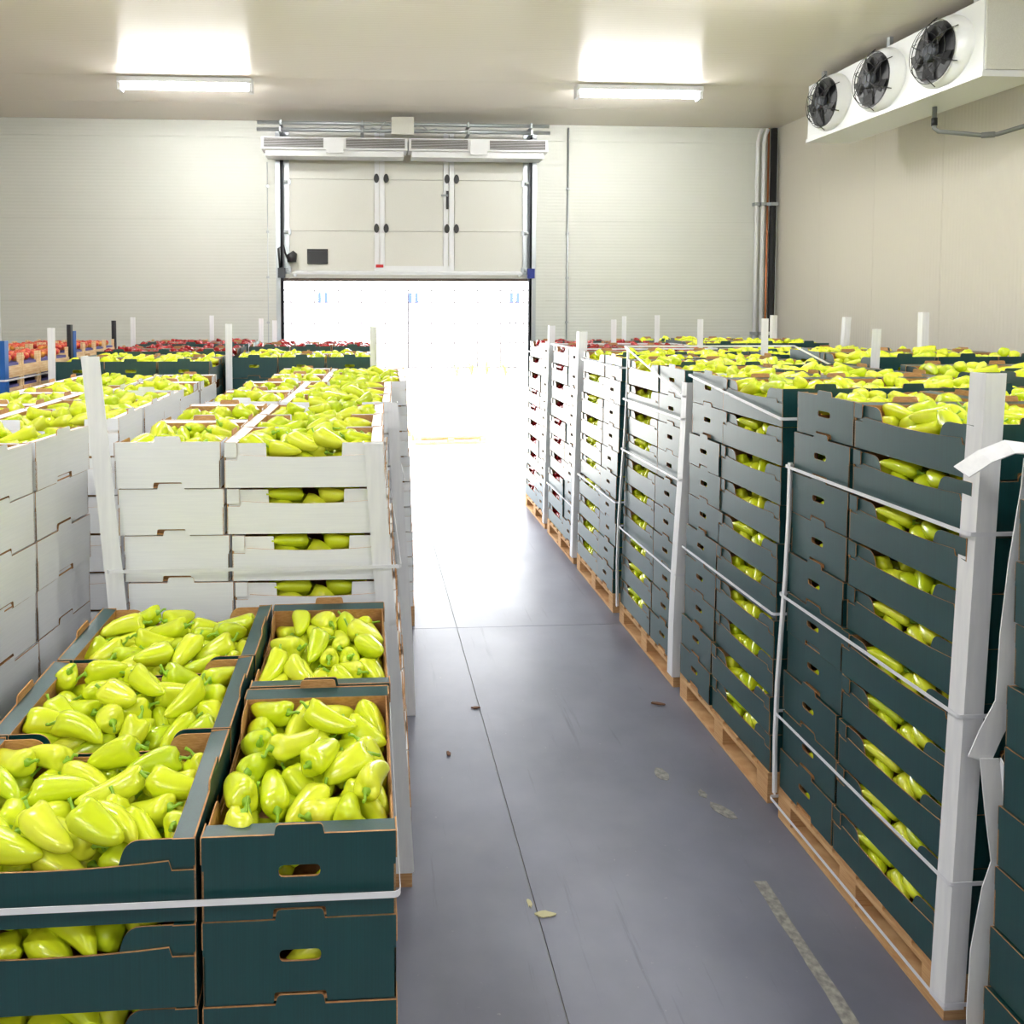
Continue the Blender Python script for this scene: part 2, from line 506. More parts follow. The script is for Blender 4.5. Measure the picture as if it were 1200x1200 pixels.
# wall conduits
for x, lab in ((-1.2, 'thin grey conduit running down beside the door cable box'), (2.49, 'thin grey conduit on the wall panels away from the door')):
    c = tag(empty('wall_conduit', (x, YB - .02, 0)), lab, 'conduit')
    part('conduit_tube', MB().tube([(0, 0, .02), (0, 0, 4.46 if x > 0 else 4.0)], .012, 8), 'grey_metal', c)
    for q in range(7):
        part('clip', MB().box(-.018, -.016, .4 + q * .55, .018, .02, .425 + q * .55), 'grey_metal', c)
for x, r_, mt, lab in ((4.88, .022, 'white_metal', 'white pipe in the room corner, away from the black pipe'), (4.96, .022, 'white_metal', 'white pipe in the room corner beside the copper pipe'),
                       (5.02, .012, 'copper', 'thin copper pipe in the room corner'), (5.09, .04, 'foam', 'black insulated pipe in the room corner')):
    c = tag(empty('corner_pipe', (x, YB - .06, 0)), lab, 'pipe')
    top = [(0, 0, .02), (0, 0, 4.3), (0.02, 0, 4.4), (0.05 if mt == 'white_metal' else 0, 0, 4.47)] if mt == 'white_metal' else [(0, 0, .02), (0, 0, 4.48)]
    part('pipe_run', MB().tube(top, r_, 10), mt, c)
    part('pipe_clamp', MB().box(-r_ - .008, -r_ - .006, 3.52, r_ + .008, .058, 3.56), 'grey_metal', c)
    part('pipe_clamp', MB().box(-r_ - .008, -r_ - .006, 1.9, r_ + .008, .058, 1.94), 'grey_metal', c)

# ------------------------------------------------------------------ tube lights
k = 0
lamp_labels = {(0, 0): 'long tube light glowing on the ceiling beside the loading door', (1, 0): 'long tube light glowing on the ceiling facing the cooler'}
for j, yy in enumerate((8.08, 5.2, 2.3, -0.6, -3.5)):
    for i, xx in enumerate((-1.78, 2.78)):
        l = tag(empty('tube_light', (xx, yy, ZC - .005)), lamp_labels.get((i, j), 'long tube light on the ceiling over the aisle stacks'), 'light', 'tube lights on the ceiling')
        body = MB().box(-.65, -.08, -.05, .65, .08, 0)
        part('housing', body, 'white_metal', l)
        df_ = MB().sheet([(.05 * math.cos(math.pi + math.pi * q / 10), .055 * math.sin(math.pi + math.pi * q / 10)) for q in range(11)], lambda u, v: (.62, u, v - .052), (1, 0, 0), 1.24, mf=0, mb=0, me=0)
        part('diffuser', df_, 'lamp', l)
        for s in (-1, 1):
            part('end_cap', MB().box(min(s * .62, s * .655), -.055, -.125, max(s * .62, s * .655), .055, 0), 'white_metal', l)

# ------------------------------------------------------------------ evaporator cooler
cX0, cX1, cY0, cY1, cZ0, cZ1 = 4.32, 4.75, 5.40, 7.62, 3.855, 4.40
co = tag(empty('air_cooler', (cX0, cY0, cZ0)), 'white ceiling cooler with three black fans', 'cooler')
W_, L_, H_ = cX1 - cX0, cY1 - cY0, cZ1 - cZ0
part('casing', MB().box(0, 0, .035, W_, L_, H_), 'white_metal', co)
part('drip_pan', MB().box(-.012, -.012, 0, W_ + .012, L_ + .012, .033), 'white_metal', co)
part('end_cover', MB().box(.012, -.014, .05, W_ - .012, 0, H_ - .01), 'door_sheet', co)
part('rating_plate', MB().box(-.003, L_ - .06, .30, 0, L_ - .01, .35), 'leafy', co)
for q in range(3):
    fy = L_ * (0.175 + 0.325 * q)
    fz = H_ * .53
    fan = link('fan', None, co, (0, fy, fz))
    # bell mouth ring
    rg = MB()
    n = 36
    ring = [(.315, 0.0), (.31, -.02), (.25, -.03), (.228, -.075), (.222, -.075), (.222, 0.02)]
    b0 = len(rg.v)
    for (r_, x_) in ring:
        for t in range(n):
            rg.v.append((x_, min(1, .98) * r_ * math.cos(2 * math.pi * t / n), min(r_, .255) * math.sin(2 * math.pi * t / n)))
    for a in range(len(ring) - 1):
        for t in range(n):
            t2 = (t + 1) % n
            rg.face((b0 + a * n + t, b0 + (a + 1) * n + t, b0 + (a + 1) * n + t2, b0 + a * n + t2), 0, True)
    part('bell_mouth', rg, 'white_metal', fan)
    part('fan_well', MB().tube([(-.074, 0, 0), (-.066, 0, 0)], .221, 28), 'black', fan)
    part('hub', MB().tube([(-.085, 0, 0), (-.125, 0, 0), (-.13, 0, 0)], [.07, .065, .05], 16), 'dark_metal', fan)
    for t in range(5):
        bl = MB()
        a0 = 2 * math.pi * t / 5
        pts = []
        for (r_, da, x_) in ((.06, -.25, -.084), (.205, -.42, -.082), (.21, .1, -.108), (.06, .35, -.118)):
            pts.append((x_, r_ * math.cos(a0 + da), r_ * math.sin(a0 + da)))
        b0 = 0
        bl.v = pts + [(p[0] - .003, p[1], p[2]) for p in pts]
        for f_ in ((0, 1, 2, 3), (7, 6, 5, 4), (0, 4, 5, 1), (1, 5, 6, 2), (2, 6, 7, 3), (3, 7, 4, 0)):
            bl.face(f_)
        part('blade', bl, 'black', fan)
    gd = MB()
    for r_, x_ in ((.228, -.09), (.19, -.135), (.14, -.15), (.09, -.157), (.045, -.16)):
        gd.tube([(x_, r_ * math.cos(2 * math.pi * t / 28), r_ * math.sin(2 * math.pi * t / 28)) for t in range(29)], .003, 4, caps=False)
    for t in range(6):
        a0 = math.pi / 6 + 2 * math.pi * t / 6
        c_, s_ = math.cos(a0), math.sin(a0)
        gd.tube([(-.158, .035 * c_, .035 * s_), (-.15, .14 * c_, .14 * s_), (-.135, .19 * c_, .19 * s_), (-.09, .23 * c_, .23 * s_), (-.06, .255 * c_, .255 * s_)], .004, 4)
    part('guard', gd, 'black', fan)
for yy in (.15, L_ / 2, L_ - .15):
    part('hanger', MB().box(.05, yy - .02, H_, .08, yy + .02, ZC - cZ0), 'grey_metal', co)
    part('hanger', MB().box(W_ - .08, yy - .02, H_, W_ - .05, yy + .02, ZC - cZ0), 'grey_metal', co)
dp = tag(empty('drain_pipe', (4.58, 6.22, 3.855)), 'grey drain pipe bent below the cooler', 'pipe')
part('pipe_run', MB().tube([(0, 0, .0), (0, 0, -.17), (.02, -.02, -.2), (.30, -.16, -.26), (.36, -.22, -.26), (.56, -.9, -.19)], .018, 10), 'pvc_grey', dp)
part('coupling', MB().tube([(0, 0, -.09), (0, 0, -.15)], .023, 10), 'black', dp)
part('coupling', MB().tube([(.28, -.15, -.257), (.35, -.205, -.26)], .024, 10), 'pvc_grey', dp)

# ------------------------------------------------------------------ peppers: shapes
PVAR = [  # length, radius, bend, lobe phase, taper power
    (.138, .0335, .008, 0.0, 1.1), (.126, .0360, .004, 0.8, 1.35), (.150, .0305, -.012, 1.7, 1.0), (.118, .0350, .006, 2.5, 1.6), (.144, .0325, .014, 0.4, 1.2)]


def prof(t, pw):
    """relative radius from stem (t=0) to tip (t=1)"""
    if t < .14:
        return .62 + .38 * math.sin(t / .14 * math.pi / 2)
    k = (t - .14) / .86
    return max(0.0, (1 - .46 * k ** pw) * math.sqrt(max(0, 1 - k ** 5.0)))


def pepper_geo(vi, nr, nz):
    L, Rr, bend, ph, pw = PVAR[vi]
    verts, faces = [], []
    ts = [0] + [(.02 + .98 * i / nz) for i in range(nz)]
    ts = [0, .015] + [.06 + .93 * (i / (nz - 2)) ** .95 for i in range(nz - 1)]
    ctr = lambda t: (bend * (4 * (t - .5) ** 2 - .35), 0.0)
    verts.append((ctr(0)[0], 0, -L / 2 + .008))
    for t in ts[1:]:
        r_ = Rr * prof(t, pw)
        zz_ = -L / 2 + t * L
        lob = .085 * (1 - .6 * t)
        for k in range(nr):
            a = 2 * math.pi * k / nr
            rr = r_ * (1 + lob * math.cos(3 * a + ph) - .03 * abs(math.sin(1.5 * a + ph / 2)))
            if t < .05:
                rr *= .62
            dz = 0.006 * math.cos(3 * a + ph) * (1 - t) ** 3
            verts.append((ctr(t)[0] + rr * math.cos(a), rr * math.sin(a), zz_ - dz * .6))
    verts.append((ctr(1)[0], 0, L / 2 - .001))
    m = len(ts) - 1
    for k in range(nr):
        k2 = (k + 1) % nr
        faces.append((0, 1 + k2, 1 + k))
        for i in range(m - 1):
            b = 1 + i * nr
            faces.append((b + k, b + k2, b + nr + k2, b + nr + k))
        b = 1 + (m - 1) * nr
        faces.append((b + k, b + k2, len(verts) - 1))
    return verts, faces


def pod_mesh(vi, matname):
    v, f = pepper_geo(vi, 18, 12)
    me = bpy.data.meshes.new('pod')
    me.from_pydata(v, [], f)
    me.materials.append(M[matname])
    me.polygons.foreach_set('use_smooth', [True] * len(f))
    me.update()
    return me


def stem_mesh(vi):
    L = PVAR[vi][0]
    bx = PVAR[vi][2] * .65
    s = MB()
    c = [(0, .006), (.012, .0035), (.024, 0), (.034, -.006)]
    s.tube([(bx, 0, -L / 2 + .012), (bx, 0, -L / 2 + .003), (bx, 0, -L / 2 - .003), (bx + .002, .001, -L / 2 - .008), (bx + .005 + .004 * (vi % 3), .003, -L / 2 - .016), (bx + .009 + .006 * (vi % 2), .006, -L / 2 - .024)],
           [.0115, .0105, .005, .0036, .0034, .0042], 8)
    return s.mesh('stem', ['stem'])


PODS = [pod_mesh(i, 'pepper') for i in range(5)]
STEMS = [stem_mesh(i) for i in range(5)]


def low_geo(vi):
    v, f = pepper_geo(vi, 9, 7)
    fs = []
    for q in f:
        fs.append((q[0], q[1], q[2]))
        if len(q) == 4:
            fs.append((q[0], q[2], q[3]))
    # stem as a little prism joined to the low version
    L = PVAR[vi][0]
    bx = PVAR[vi][2] * .65
    return np.array(v, dtype=np.float64), np.array(fs, dtype=np.int64)


LOW = [low_geo(i) for i in range(5)]


# ------------------------------------------------------------------ peppers: packing by relaxation
def pack(seed, n, hx, hy, lid=None, bias=0.5, steps=190):
    rs = np.random.RandomState(seed)
    tt = np.array([.13, .38, .63, .86])
    vi = rs.randint(0, 5, n)
    off = np.stack([[(t - .5) * PVAR[v][0] for t in tt] for v in vi])
    rad = np.stack([[PVAR[v][1] * prof(t, PVAR[v][4]) * .97 for t in tt] for v in vi])
    ang = np.where(rs.rand(n) < .5, 0, math.pi) + rs.normal(0, bias, n)
    tilt = rs.normal(0, .12, n)
    d = np.stack([np.cos(ang) * np.cos(tilt), np.sin(ang) * np.cos(tilt), np.sin(tilt)], 1)
    c = np.stack([rs.uniform(-hx + .05, hx - .05, n), rs.uniform(-hy + .03, hy - .03, n), .04 + .42 * np.arange(n) / n], 1)
    own = np.repeat(np.arange(n), 4)
    ii, jj = np.triu_indices(4 * n, 1)
    ok = own[ii] != own[jj]
    ii, jj = ii[ok], jj[ok]
    rf = rad.reshape(-1)
    wall = rf + np.tile([.020, 0, 0, 0], n)          # room for the stalk
    rsum = rf[ii] + rf[jj]
    P = c[:, None, :] + d[:, None, :] * off[:, :, None]
    den = (off ** 2).sum(1)
    for st in range(steps):
        P[:, :, 2] -= .0035 if st < steps - 40 else .0008
        for it in range(2):
            p = P.reshape(-1, 3)
            df = p[ii] - p[jj]
            dist = np.sqrt((df ** 2).sum(1)) + 1e-9
            hit = dist < rsum
            a, b = ii[hit], jj[hit]
            push = df[hit] * ((rsum[hit] - dist[hit]) / dist[hit] * .5)[:, None]
            acc = np.zeros_like(p)
            cnt = np.zeros(len(p))
            np.add.at(acc, a, push); np.add.at(acc, b, -push)
            np.add.at(cnt, a, 1); np.add.at(cnt, b, 1)
            p = p + acc / np.maximum(cnt, 1)[:, None] * 1.5
            p[:, 0] = np.clip(p[:, 0], -hx + wall, hx - wall)
            p[:, 1] = np.clip(p[:, 1], -hy + wall, hy - wall)
            p[:, 2] = np.maximum(p[:, 2], .008 + rf)
            if lid:
                p[:, 2] = np.minimum(p[:, 2], lid - rf)
            P = p.reshape(n, 4, 3)
            c = P.mean(1)
            d = ((P - c[:, None]) * off[:, :, None]).sum(1)
            d[:, 2] *= .94
            d /= np.linalg.norm(d, axis=1)[:, None] + 1e-9
            om = off.mean(1)
            P = c[:, None, :] + d[:, None, :] * (off - om[:, None])[:, :, None]
    c = P.mean(1) - d * off.mean(1)[:, None]
    out = []
    for k in range(n):
        zax = Vector(d[k])
        q = zax.to_track_quat('Z', 'Y').to_matrix() @ Matrix.Rotation(rs.uniform(0, 6.283), 3, 'Z')
        m4 = q.to_4x4()
        m4.translation = Vector(c[k])
        out.append((int(vi[k]), m4))
    out.sort(key=lambda e: -e[1].translation.z)
    return out


HEAPS = [pack(3, 76, .283, .186, bias=.42), pack(11, 76, .283, .186, bias=.5), pack(23, 76, .283, .186, bias=.6)]
FULL = pack(31, 78, .283, .186, lid=.168, bias=.35)
FULL2 = pack(37, 78, .283, .186, lid=.168, bias=.7)

crate_mass = {'green': [], 'white': []}
mass = {'pepper_mass': [], 'red_pepper': []}     # (variant, matrix)
n_single = [0]


def add_pepper(vi, m4, label, group):
    e = link('green_pepper', None, None, mat4=m4)
    tag(e, label, 'pepper', group)
    link('pod', PODS[vi], e)
    link('stem', STEMS[vi], e)
    n_single[0] += 1


# ------------------------------------------------------------------ cardboard crates
CL, CW = 0.592, 0.388
PITCH = 0.177
CH = PITCH - 0.004


def rounded(pts, n=4):
    """pts: (u, v, r) -> outline with rounded corners"""
    out = []
    N = len(pts)
    for i in range(N):
        u, v, r_ = pts[i]
        if r_ <= 0:
            out.append((u, v))
            continue
        p = Vector((u, v)); a = Vector(pts[i - 1][:2]); b = Vector(pts[(i + 1) % N][:2])
        da = (a - p).normalized() * r_
        db = (b - p).normalized() * r_
        for k in range(n + 1):
            t = k / n
            q = p + da * (1 - t) ** 2 + db * t ** 2
            out.append((q.x, q.y))
    return out


def slot(cu, cv, hw, hh):
    return rounded([(cu - hw, cv - hh, hh * .9), (cu + hw, cv - hh, hh * .9), (cu + hw, cv + hh, hh * .9), (cu - hw, cv + hh, hh * .9)], 3)


def c_end(hole):
    b = MB()
    w2 = CW / 2
    o = rounded([(-w2, 0, 0), (-.054, 0, 0), (-.052, .022, .006), (.052, .022, .006), (.054, 0, 0), (w2, 0, 0), (w2, CH, 0), (.05, CH, 0), (.046, CH + .021, .008), (-.046, CH + .021, .008), (-.05, CH, 0), (-w2, CH, 0)])
    b.sheet(o, lambda u, v: (CL / 2, u, v), (1, 0, 0), .004, [slot(0, .098, .042, .0125)] if hole else ())
    return b


def c_flange(hole=False):
    b = MB()
    w2 = CW / 2
    fw = .042
    x1 = CL / 2 - .004
    b.sheet([(x1, -w2), (x1, w2), (x1 - fw, w2), (x1 - fw, -w2)], lambda u, v: (u, v, CH - .001 - (x1 - u) * .12), (0, 0, 1), .004, mb=1)
    # inner leaf of the double end wall
    zt = CH - .007
    q = [(-w2 + .006, .008), (w2 - .006, .008), (w2 - .006, zt), (-w2 + .006, zt)]
    b.sheet(q, lambda u, v: (x1 - .010 - (fw - .012) * (v / zt) ** 2, u, v), (1, 0, 0), .003, [slot(0, .098, .06, .026)] if hole else (), mf=1)
    for s in (-1, 1):
        o = rounded([(x1 - fw, CH - .002, 0), (x1 + .003, CH - .002, 0), (x1 + .003, CH - .058, .004), (x1 - fw, CH - .058, .012)])
        b.sheet(o, lambda u, v: (u, s * (w2 + .0025), v), (0, s, 0), .003, mb=1)
    return b


def c_side():
    b = MB()
    l2 = CL / 2
    o = [(-l2, 0), (l2, 0), (l2, .104)]
    o += [(l2 - .048, .104), (l2 - .054, .124)]
    for k in range(1, 8):
        u = (l2 - .054) * (1 - 2 * k / 8)
        o.append((u, .124 - .010 * (1 - (u / (l2 - .054)) ** 2)))
    o += [(-l2 + .054, .124), (-l2 + .048, .104), (-l2, .104)]
    b.sheet(o, lambda u, v: (u, CW / 2, v), (0, 1, 0), .004)
    return b


def c_inner(rr=.03):
    b = MB()
    l2 = CL / 2 - .006
    zt = CH - .006
    o = rounded([(-l2, .004, 0), (l2, .004, 0), (l2, zt, 0), (l2 - .150 + rr * .6, zt, rr), (l2 - .150, .108, 0), (-l2 + .150, .108, 0), (-l2 + .150 - rr * .6, zt, rr), (-l2, zt, 0)], 5)
    b.sheet(o, lambda u, v: (u, CW / 2 - .0045, v), (0, 1, 0), .003)
    return b


def c_bottom():
    return MB().box(-CL / 2 + .004, -CW / 2 + .005, .001, CL / 2 - .004, CW / 2 - .005, .006)


CR = {}
for key, mt, hole in (('green', 'teal', True), ('white', 'white_board', False)):
    d = {}
    d['end_panel'] = c_end(hole).mesh('end_panel', [mt, 'kraft'])
    d['end_flange'] = c_flange(hole).mesh('end_flange', [mt, 'kraft'])
    d['side_panel'] = c_side().mesh('side_panel', [mt, 'kraft'])
    inn = lambda: c_inner(.03 if hole else .004)
    d['inner_panel'] = inn().mesh('inner_panel', [mt, 'kraft'])
    d['bottom'] = c_bottom().mesh('bottom', ['kraft'])
    j = MB()
    for fn_ in (lambda: c_end(hole), lambda: c_flange(hole), c_side, inn):
        for rot in (0, 1):
            s = fn_()
            b0 = len(j.v)
            sg = -1 if rot else 1
            j.v += [(sg * x, sg * y, z) for x, y, z in s.v]
            for f_, m_ in zip(s.f, s.m):
                j.face([b0 + q for q in f_], m_)
    s = c_bottom()
    b0 = len(j.v)
    j.v += s.v
    for f_ in s.f:
        j.face([b0 + q for q in f_], 1)
    d['whole'] = j.mesh('crate', [mt, 'kraft'])
    CR[key] = d


def crate(color, m4, label, detail):
    d = CR[color]
    if not detail:
        return tag(link('cardboard_crate', d['whole'], mat4=m4), label, 'crate', GROUP[color])
    e = tag(link('cardboard_crate', None, mat4=m4), label, 'crate', GROUP[color])
    for nm in ('end_panel', 'end_flange', 'side_panel', 'inner_panel'):
        link(nm, d[nm], e)
        link(nm, d[nm], e, None, math.pi)
    link('bottom', d['bottom'], e)
    return e


GROUP = {'green': 'dark green cardboard crates', 'white': 'white cardboard crates'}

# ------------------------------------------------------------------ pallets
PM = {}


def pallet_meshes():
    PM['deck_board'] = MB().box(-.6, -.05, 0, .6, .05, .018).mesh('deck_board', ['pallet'])
    PM['cross_board'] = MB().box(-.05, -.5, 0, .05, .5, .018).mesh('cross_board', ['pallet'])
    PM['block'] = MB().box(-.05, -.05, 0, .05, .05, 1).mesh('block', ['pallet'])
    PM['runner'] = MB().box(-.05, -.5, 0, .05, .5, .018).mesh('runner', ['pallet'])


pallet_meshes()


def pallet(cx, cy, rot, label, h, flip=False):
    """1.2 m along local x, 1.0 m along local y"""
    e = tag(empty('pallet', (cx, cy, 0), rot), label, 'pallet', 'wooden pallets under the crate stacks')
    for y in (-.45, 0, .45):
        for x in (-.55, 0, .55):
            o = link('block', PM['block'], e, (x, y, .018))
            o.scale = (1, 1, h - .018 - .036)
    for x in (-.55, 0, .55):
        link('runner', PM['runner'], e, (x, 0, 0))
        link('cross_board', PM['cross_board'], e, (x, 0, h - .036))
    for k in range(7):
        link('deck_board', PM['deck_board'], e, (0, -.45 + .15 * k, h - .018))
    return e


# ------------------------------------------------------------------ stacks
ORD = ['top', 'second', 'third', 'fourth', 'fifth', 'sixth', 'seventh', 'eighth', 'ninth', 'tenth', 'eleventh']
PATTERN = [(-.3, -.3, 0, 'row'), (.3, -.3, 0, 'row'), (-.4, .2, 90, 'trio'), (0, .2, 90, 'trio'), (.4, .2, 90, 'trio')]
COLNAME = {}


def stack(cx, cy, rot, layers, h, color, place, names, lean=(0, 0), detail=lambda c, l: False, own=lambda c, l: True, fill='pepper_mass',
          jit=.004, spread=1.003, sx=1.0, pz=1.0, top_single=None, side_single=None, slots=(), ends=(), nheap=46, seed=0):
    """names: five column descriptions; slots: columns whose slotted sides show, as (column, sign of local y)"""
    rs = random.Random(1000 + seed)
    pallet(cx - lean[0] * (layers - 1), cy, R(rot), 'wooden pallet carrying the ' + place, h)
    base = Matrix.Translation((cx, cy, 0)) @ Matrix.Rotation(R(rot), 4, 'Z') @ Matrix.Diagonal((sx, 1, pz, 1))
    for l in range(layers):                       # 0 = bottom
        lev = layers - 1 - l
        for c, (px, py, pr, _) in enumerate(PATTERN):
            jx, jy, ja = rs.uniform(-jit, jit), rs.uniform(-jit, jit), rs.uniform(-.5, .5)
            fl_ = rs.random() < .5
            off = Vector((lean[0] * (l - layers + 1), lean[1] * (l - layers + 1), h + l * PITCH * pz))
            m4 = Matrix.Translation(off) @ base @ Matrix.Translation((px * spread + jx, py * 1.003 + jy, 0)) @ Matrix.Rotation(R(pr + ja), 4, 'Z')
            if lev == 0:
                lab = 'top %s crate, %s, %s' % (color, names[c], place)
            else:
                lab = '%s %s crate down, %s, %s' % (ORD[lev], color, names[c], place)
            if own(c, lev):
                crate(color, m4, lab, detail(c, lev))
            else:
                crate_mass[color].append(m4)
            if lev == 0:
                hp = HEAPS[(c + seed) % 3]
                fm = m4 @ Matrix.Rotation(math.pi, 4, 'Z') if (c + seed) % 2 else m4
                lab2 = top_single.get(c) if top_single else None
                for k, (vi, pm) in enumerate(hp):
                    if lab2 and k < lab2[1]:
                        add_pepper(vi, fm @ pm, lab2[0], lab2[2])
                    elif k < nheap or (lab2 and k < 56):
                        mass[fill].append((vi, fm @ pm))
            else:
                for (sc_, sg) in ends:
                    if sc_ == c and color == 'green':
                        for vi, pm in FULL:
                            t = pm.translation
                            if t.x > .10 and abs(t.y) < .13 and t.z > .05:
                                mass[fill].append((vi, (m4 @ Matrix.Rotation(math.pi, 4, 'Z') if sg < 0 else m4) @ pm))
                for (sc_, sg) in slots:
                    if sc_ != c:
                        continue
                    fp = FULL if rs.random() < .5 else FULL2
                    fm = m4 @ Matrix.Rotation(math.pi, 4, 'Z') if sg < 0 else m4
                    for vi, pm in fp:
                        t = pm.translation
                        if t.y > .05 and t.z > .06 and abs(t.x) < .24:
                            if side_single and t.z > .10 and t.y > .085 and abs(t.x) < .19 and lev < side_single[1]:
                                add_pepper(vi, fm @ pm, side_single[0] % (ORD[lev] + ' crate from top'), side_single[2])
                            else:
                                mass[fill].append((vi, fm @ pm))


PH_L, PH_R = .14, .14

# low green stack beside the aisle: trio column away from the aisle, two crates along the aisle
stack(-.44, 2.19, 90, 6, .11, 'green', 'low open stack',
      ['aisle column under the strap', 'aisle column touching white stack', 'slotted column under the strap', 'middle slotted column', 'slotted column touching white stack'],
      detail=lambda c, l: l == 0 or (l < 3 and c in (0, 2)),
      top_single={0: ('light green pepper heaped in open hand-hole crate above the strap', 46, 'peppers in open aisle crate above the strap'),
                  1: ('light green pepper heaped in open aisle crate touching the white stack', 40, 'peppers in open aisle crate by white stack'),
                  2: ('light green pepper heaped in open slotted crate above the strap', 48, 'peppers in open slotted crate above the strap'),
                  3: ('light green pepper heaped in middle open slotted crate of low stack', 42, 'peppers in middle open slotted crate'),
                  4: ('light green pepper heaped in open slotted crate touching the white stack', 38, 'peppers in open slotted crate by white stack')},
      slots=((2, 1),), ends=((0, -1),), nheap=60, sx=1.055, seed=1, own=lambda c, l: l == 0 or (c in (0, 2) and l < 4))

# white stack behind it, leaning away from the aisle
LEAN = (-.0135, 0)
stack(-.425, 3.565, -91.5, 9, PH_L, 'white', 'white stack behind low stack',
      ['closed-end column away from low stack', 'closed-end column facing low stack', 'slotted column away from low stack', 'middle slotted column', 'slotted column facing low stack'],
      lean=LEAN, detail=lambda c, l: (c in (1, 4) and l < 5) or l == 0,
      top_single={4: ('light green pepper in open white slotted crate above low stack', 26, 'peppers in white slotted crate'),
                  1: ('light green pepper in open white closed-end crate above low stack', 16, 'peppers in white closed-end crate')},
      slots=((4, -1),), seed=2, own=lambda c, l: l == 0 or c in (2, 3, 4) or (c == 1 and l < 6))

# further white stacks towards the door
WCOL = ['closed-end column towards door', 'closed-end column away from door', 'slotted column towards door', 'middle slotted column', 'slotted column away from door']
AISLE = lambda c, l: l == 0 or c in (2, 3, 4)
stack(-.35, 4.86, -92, 9, PH_L, 'white', 'second white stack along the aisle', WCOL, lean=(-.010, 0), seed=3, own=AISLE)
stack(-.21, 6.08, -91, 9, PH_L, 'white', 'third white stack along the aisle', WCOL, lean=(-.006, 0), seed=4, own=AISLE)
stack(-1.675, 2.68, -97, 9, PH_L + .03, 'white', 'turned white stack beside low stack', WCOL, detail=lambda c, l: c in (2, 3, 4) and l < 5, own=lambda c, l: c in (2, 3) and l < 6, seed=5)
TOP = lambda c, l: l == 0
stack(-1.62, 4.25, -90, 9, PH_L, 'white', 'white stack behind turned stack', WCOL, seed=6, own=lambda c, l: l == 0 or (c == 4 and l < 7))
stack(-1.64, 5.50, 90, 9, PH_L, 'white', 'white stack beside the wooden crates', WCOL, seed=7, own=TOP)
GCOL = ['paired column by the aisle', 'paired column off the aisle', 'trio column by the aisle', 'middle trio column', 'trio column off the aisle']
stack(-.55, 7.22, 180, 9, PH_L + .09, 'green', 'green stack past white stacks', GCOL, detail=lambda c, l: l == 0, seed=9, own=TOP)
stack(-1.82, 6.72, 180, 9, PH_L + .09, 'green', 'green stack beside wooden crates', GCOL, detail=lambda c, l: l == 0, seed=10, own=TOP)
stack(-.55, 8.32, 180, 9, PH_L + .13, 'green', 'red pepper stack beside the door', GCOL, fill='red_pepper', seed=11, own=TOP)
stack(-1.85, 7.85, 180, 9, PH_L + .11, 'green', 'red pepper stack by wooden crates', GCOL, fill='red_pepper', seed=12, own=TOP)
stack(-1.85, 8.95, 180, 9, PH_L + .13, 'green', 'stack against the back wall', GCOL, fill='red_pepper', seed=13, own=TOP)

# the aisle row under the cooler's side, from the wall with the door towards the camera
XA = 1.83
NUM = ['first', 'second', 'third', 'fourth', 'fifth', 'sixth', 'seventh']
N180 = ['hand-hole column off aisle', 'hand-hole end to aisle', 'end-on column off aisle', 'middle end-on column', 'slotted side to aisle']
N0 = ['hand-hole end to aisle', 'hand-hole column off aisle', 'slotted side to aisle', 'middle end-on column', 'end-on column off aisle']
ROW = [  # y of the end towards the camera, x offset, rotation, layers, fill
    (7.85, .0, 0, 10, 'red_pepper'), (6.74, .0, 0, 10, 'red_pepper'), (5.62, .0, 0, 10, 'pepper_mass'), (4.47, .0, 0, 10, 'pepper_mass'),
    (3.37, .0, 180, 10, 'pepper_mass'), (2.275, .0, 180, 10, 'pepper_mass'), (1.06, -.025, 180, 10, 'pepper_mass')]
for k, (y0, dx, rt, ly, fill) in enumerate(ROW):
    a_col = (1, 4) if rt else (0, 2)
    single = ('light green pepper showing in slot of %s, sixth aisle stack', 9, 'peppers in the slots of the sixth aisle stack') if k == 5 else None
    stack(XA + dx + .602, y0 + .502, rt, ly, PH_R, 'green', '%s aisle stack from the door' % NUM[k], N180 if rt else N0,
          detail=(lambda c, l, a=a_col: c in a or l == 0) if k in (3, 4, 5) else ((lambda c, l: c in (1, 2, 3, 4)) if k == 6 else (lambda c, l: False)),
          lean=(.008, 0) if k == 6 else (.0045, 0), pz=.98, top_single={4: ('light green pepper in top slotted crate beside the wide corner board', 24, 'peppers in the top crate of the sixth aisle stack')} if k == 5 else None, side_single=single, fill=fill, slots=((4, -1),) if rt else ((2, 1),), ends=((1, 1),) if rt else ((0, -1),), jit=.006, seed=20 + k, own=lambda c, l, a=a_col: (l == 0 and (k < 6 or c in a)) or c in (a if k < 6 else (1,)))
for k, (y0, rt) in enumerate(((8.3, 0), (7.2, 180), (5.95, 0), (4.72, 180), (3.5, 0))):
    stack(3.74, y0 + .5, rt, 10, PH_R - .03 + (.0, .03, .0, .05, .02)[k], 'green', '%s inner stack from the door' % NUM[k], GCOL, seed=40 + k, own=TOP)

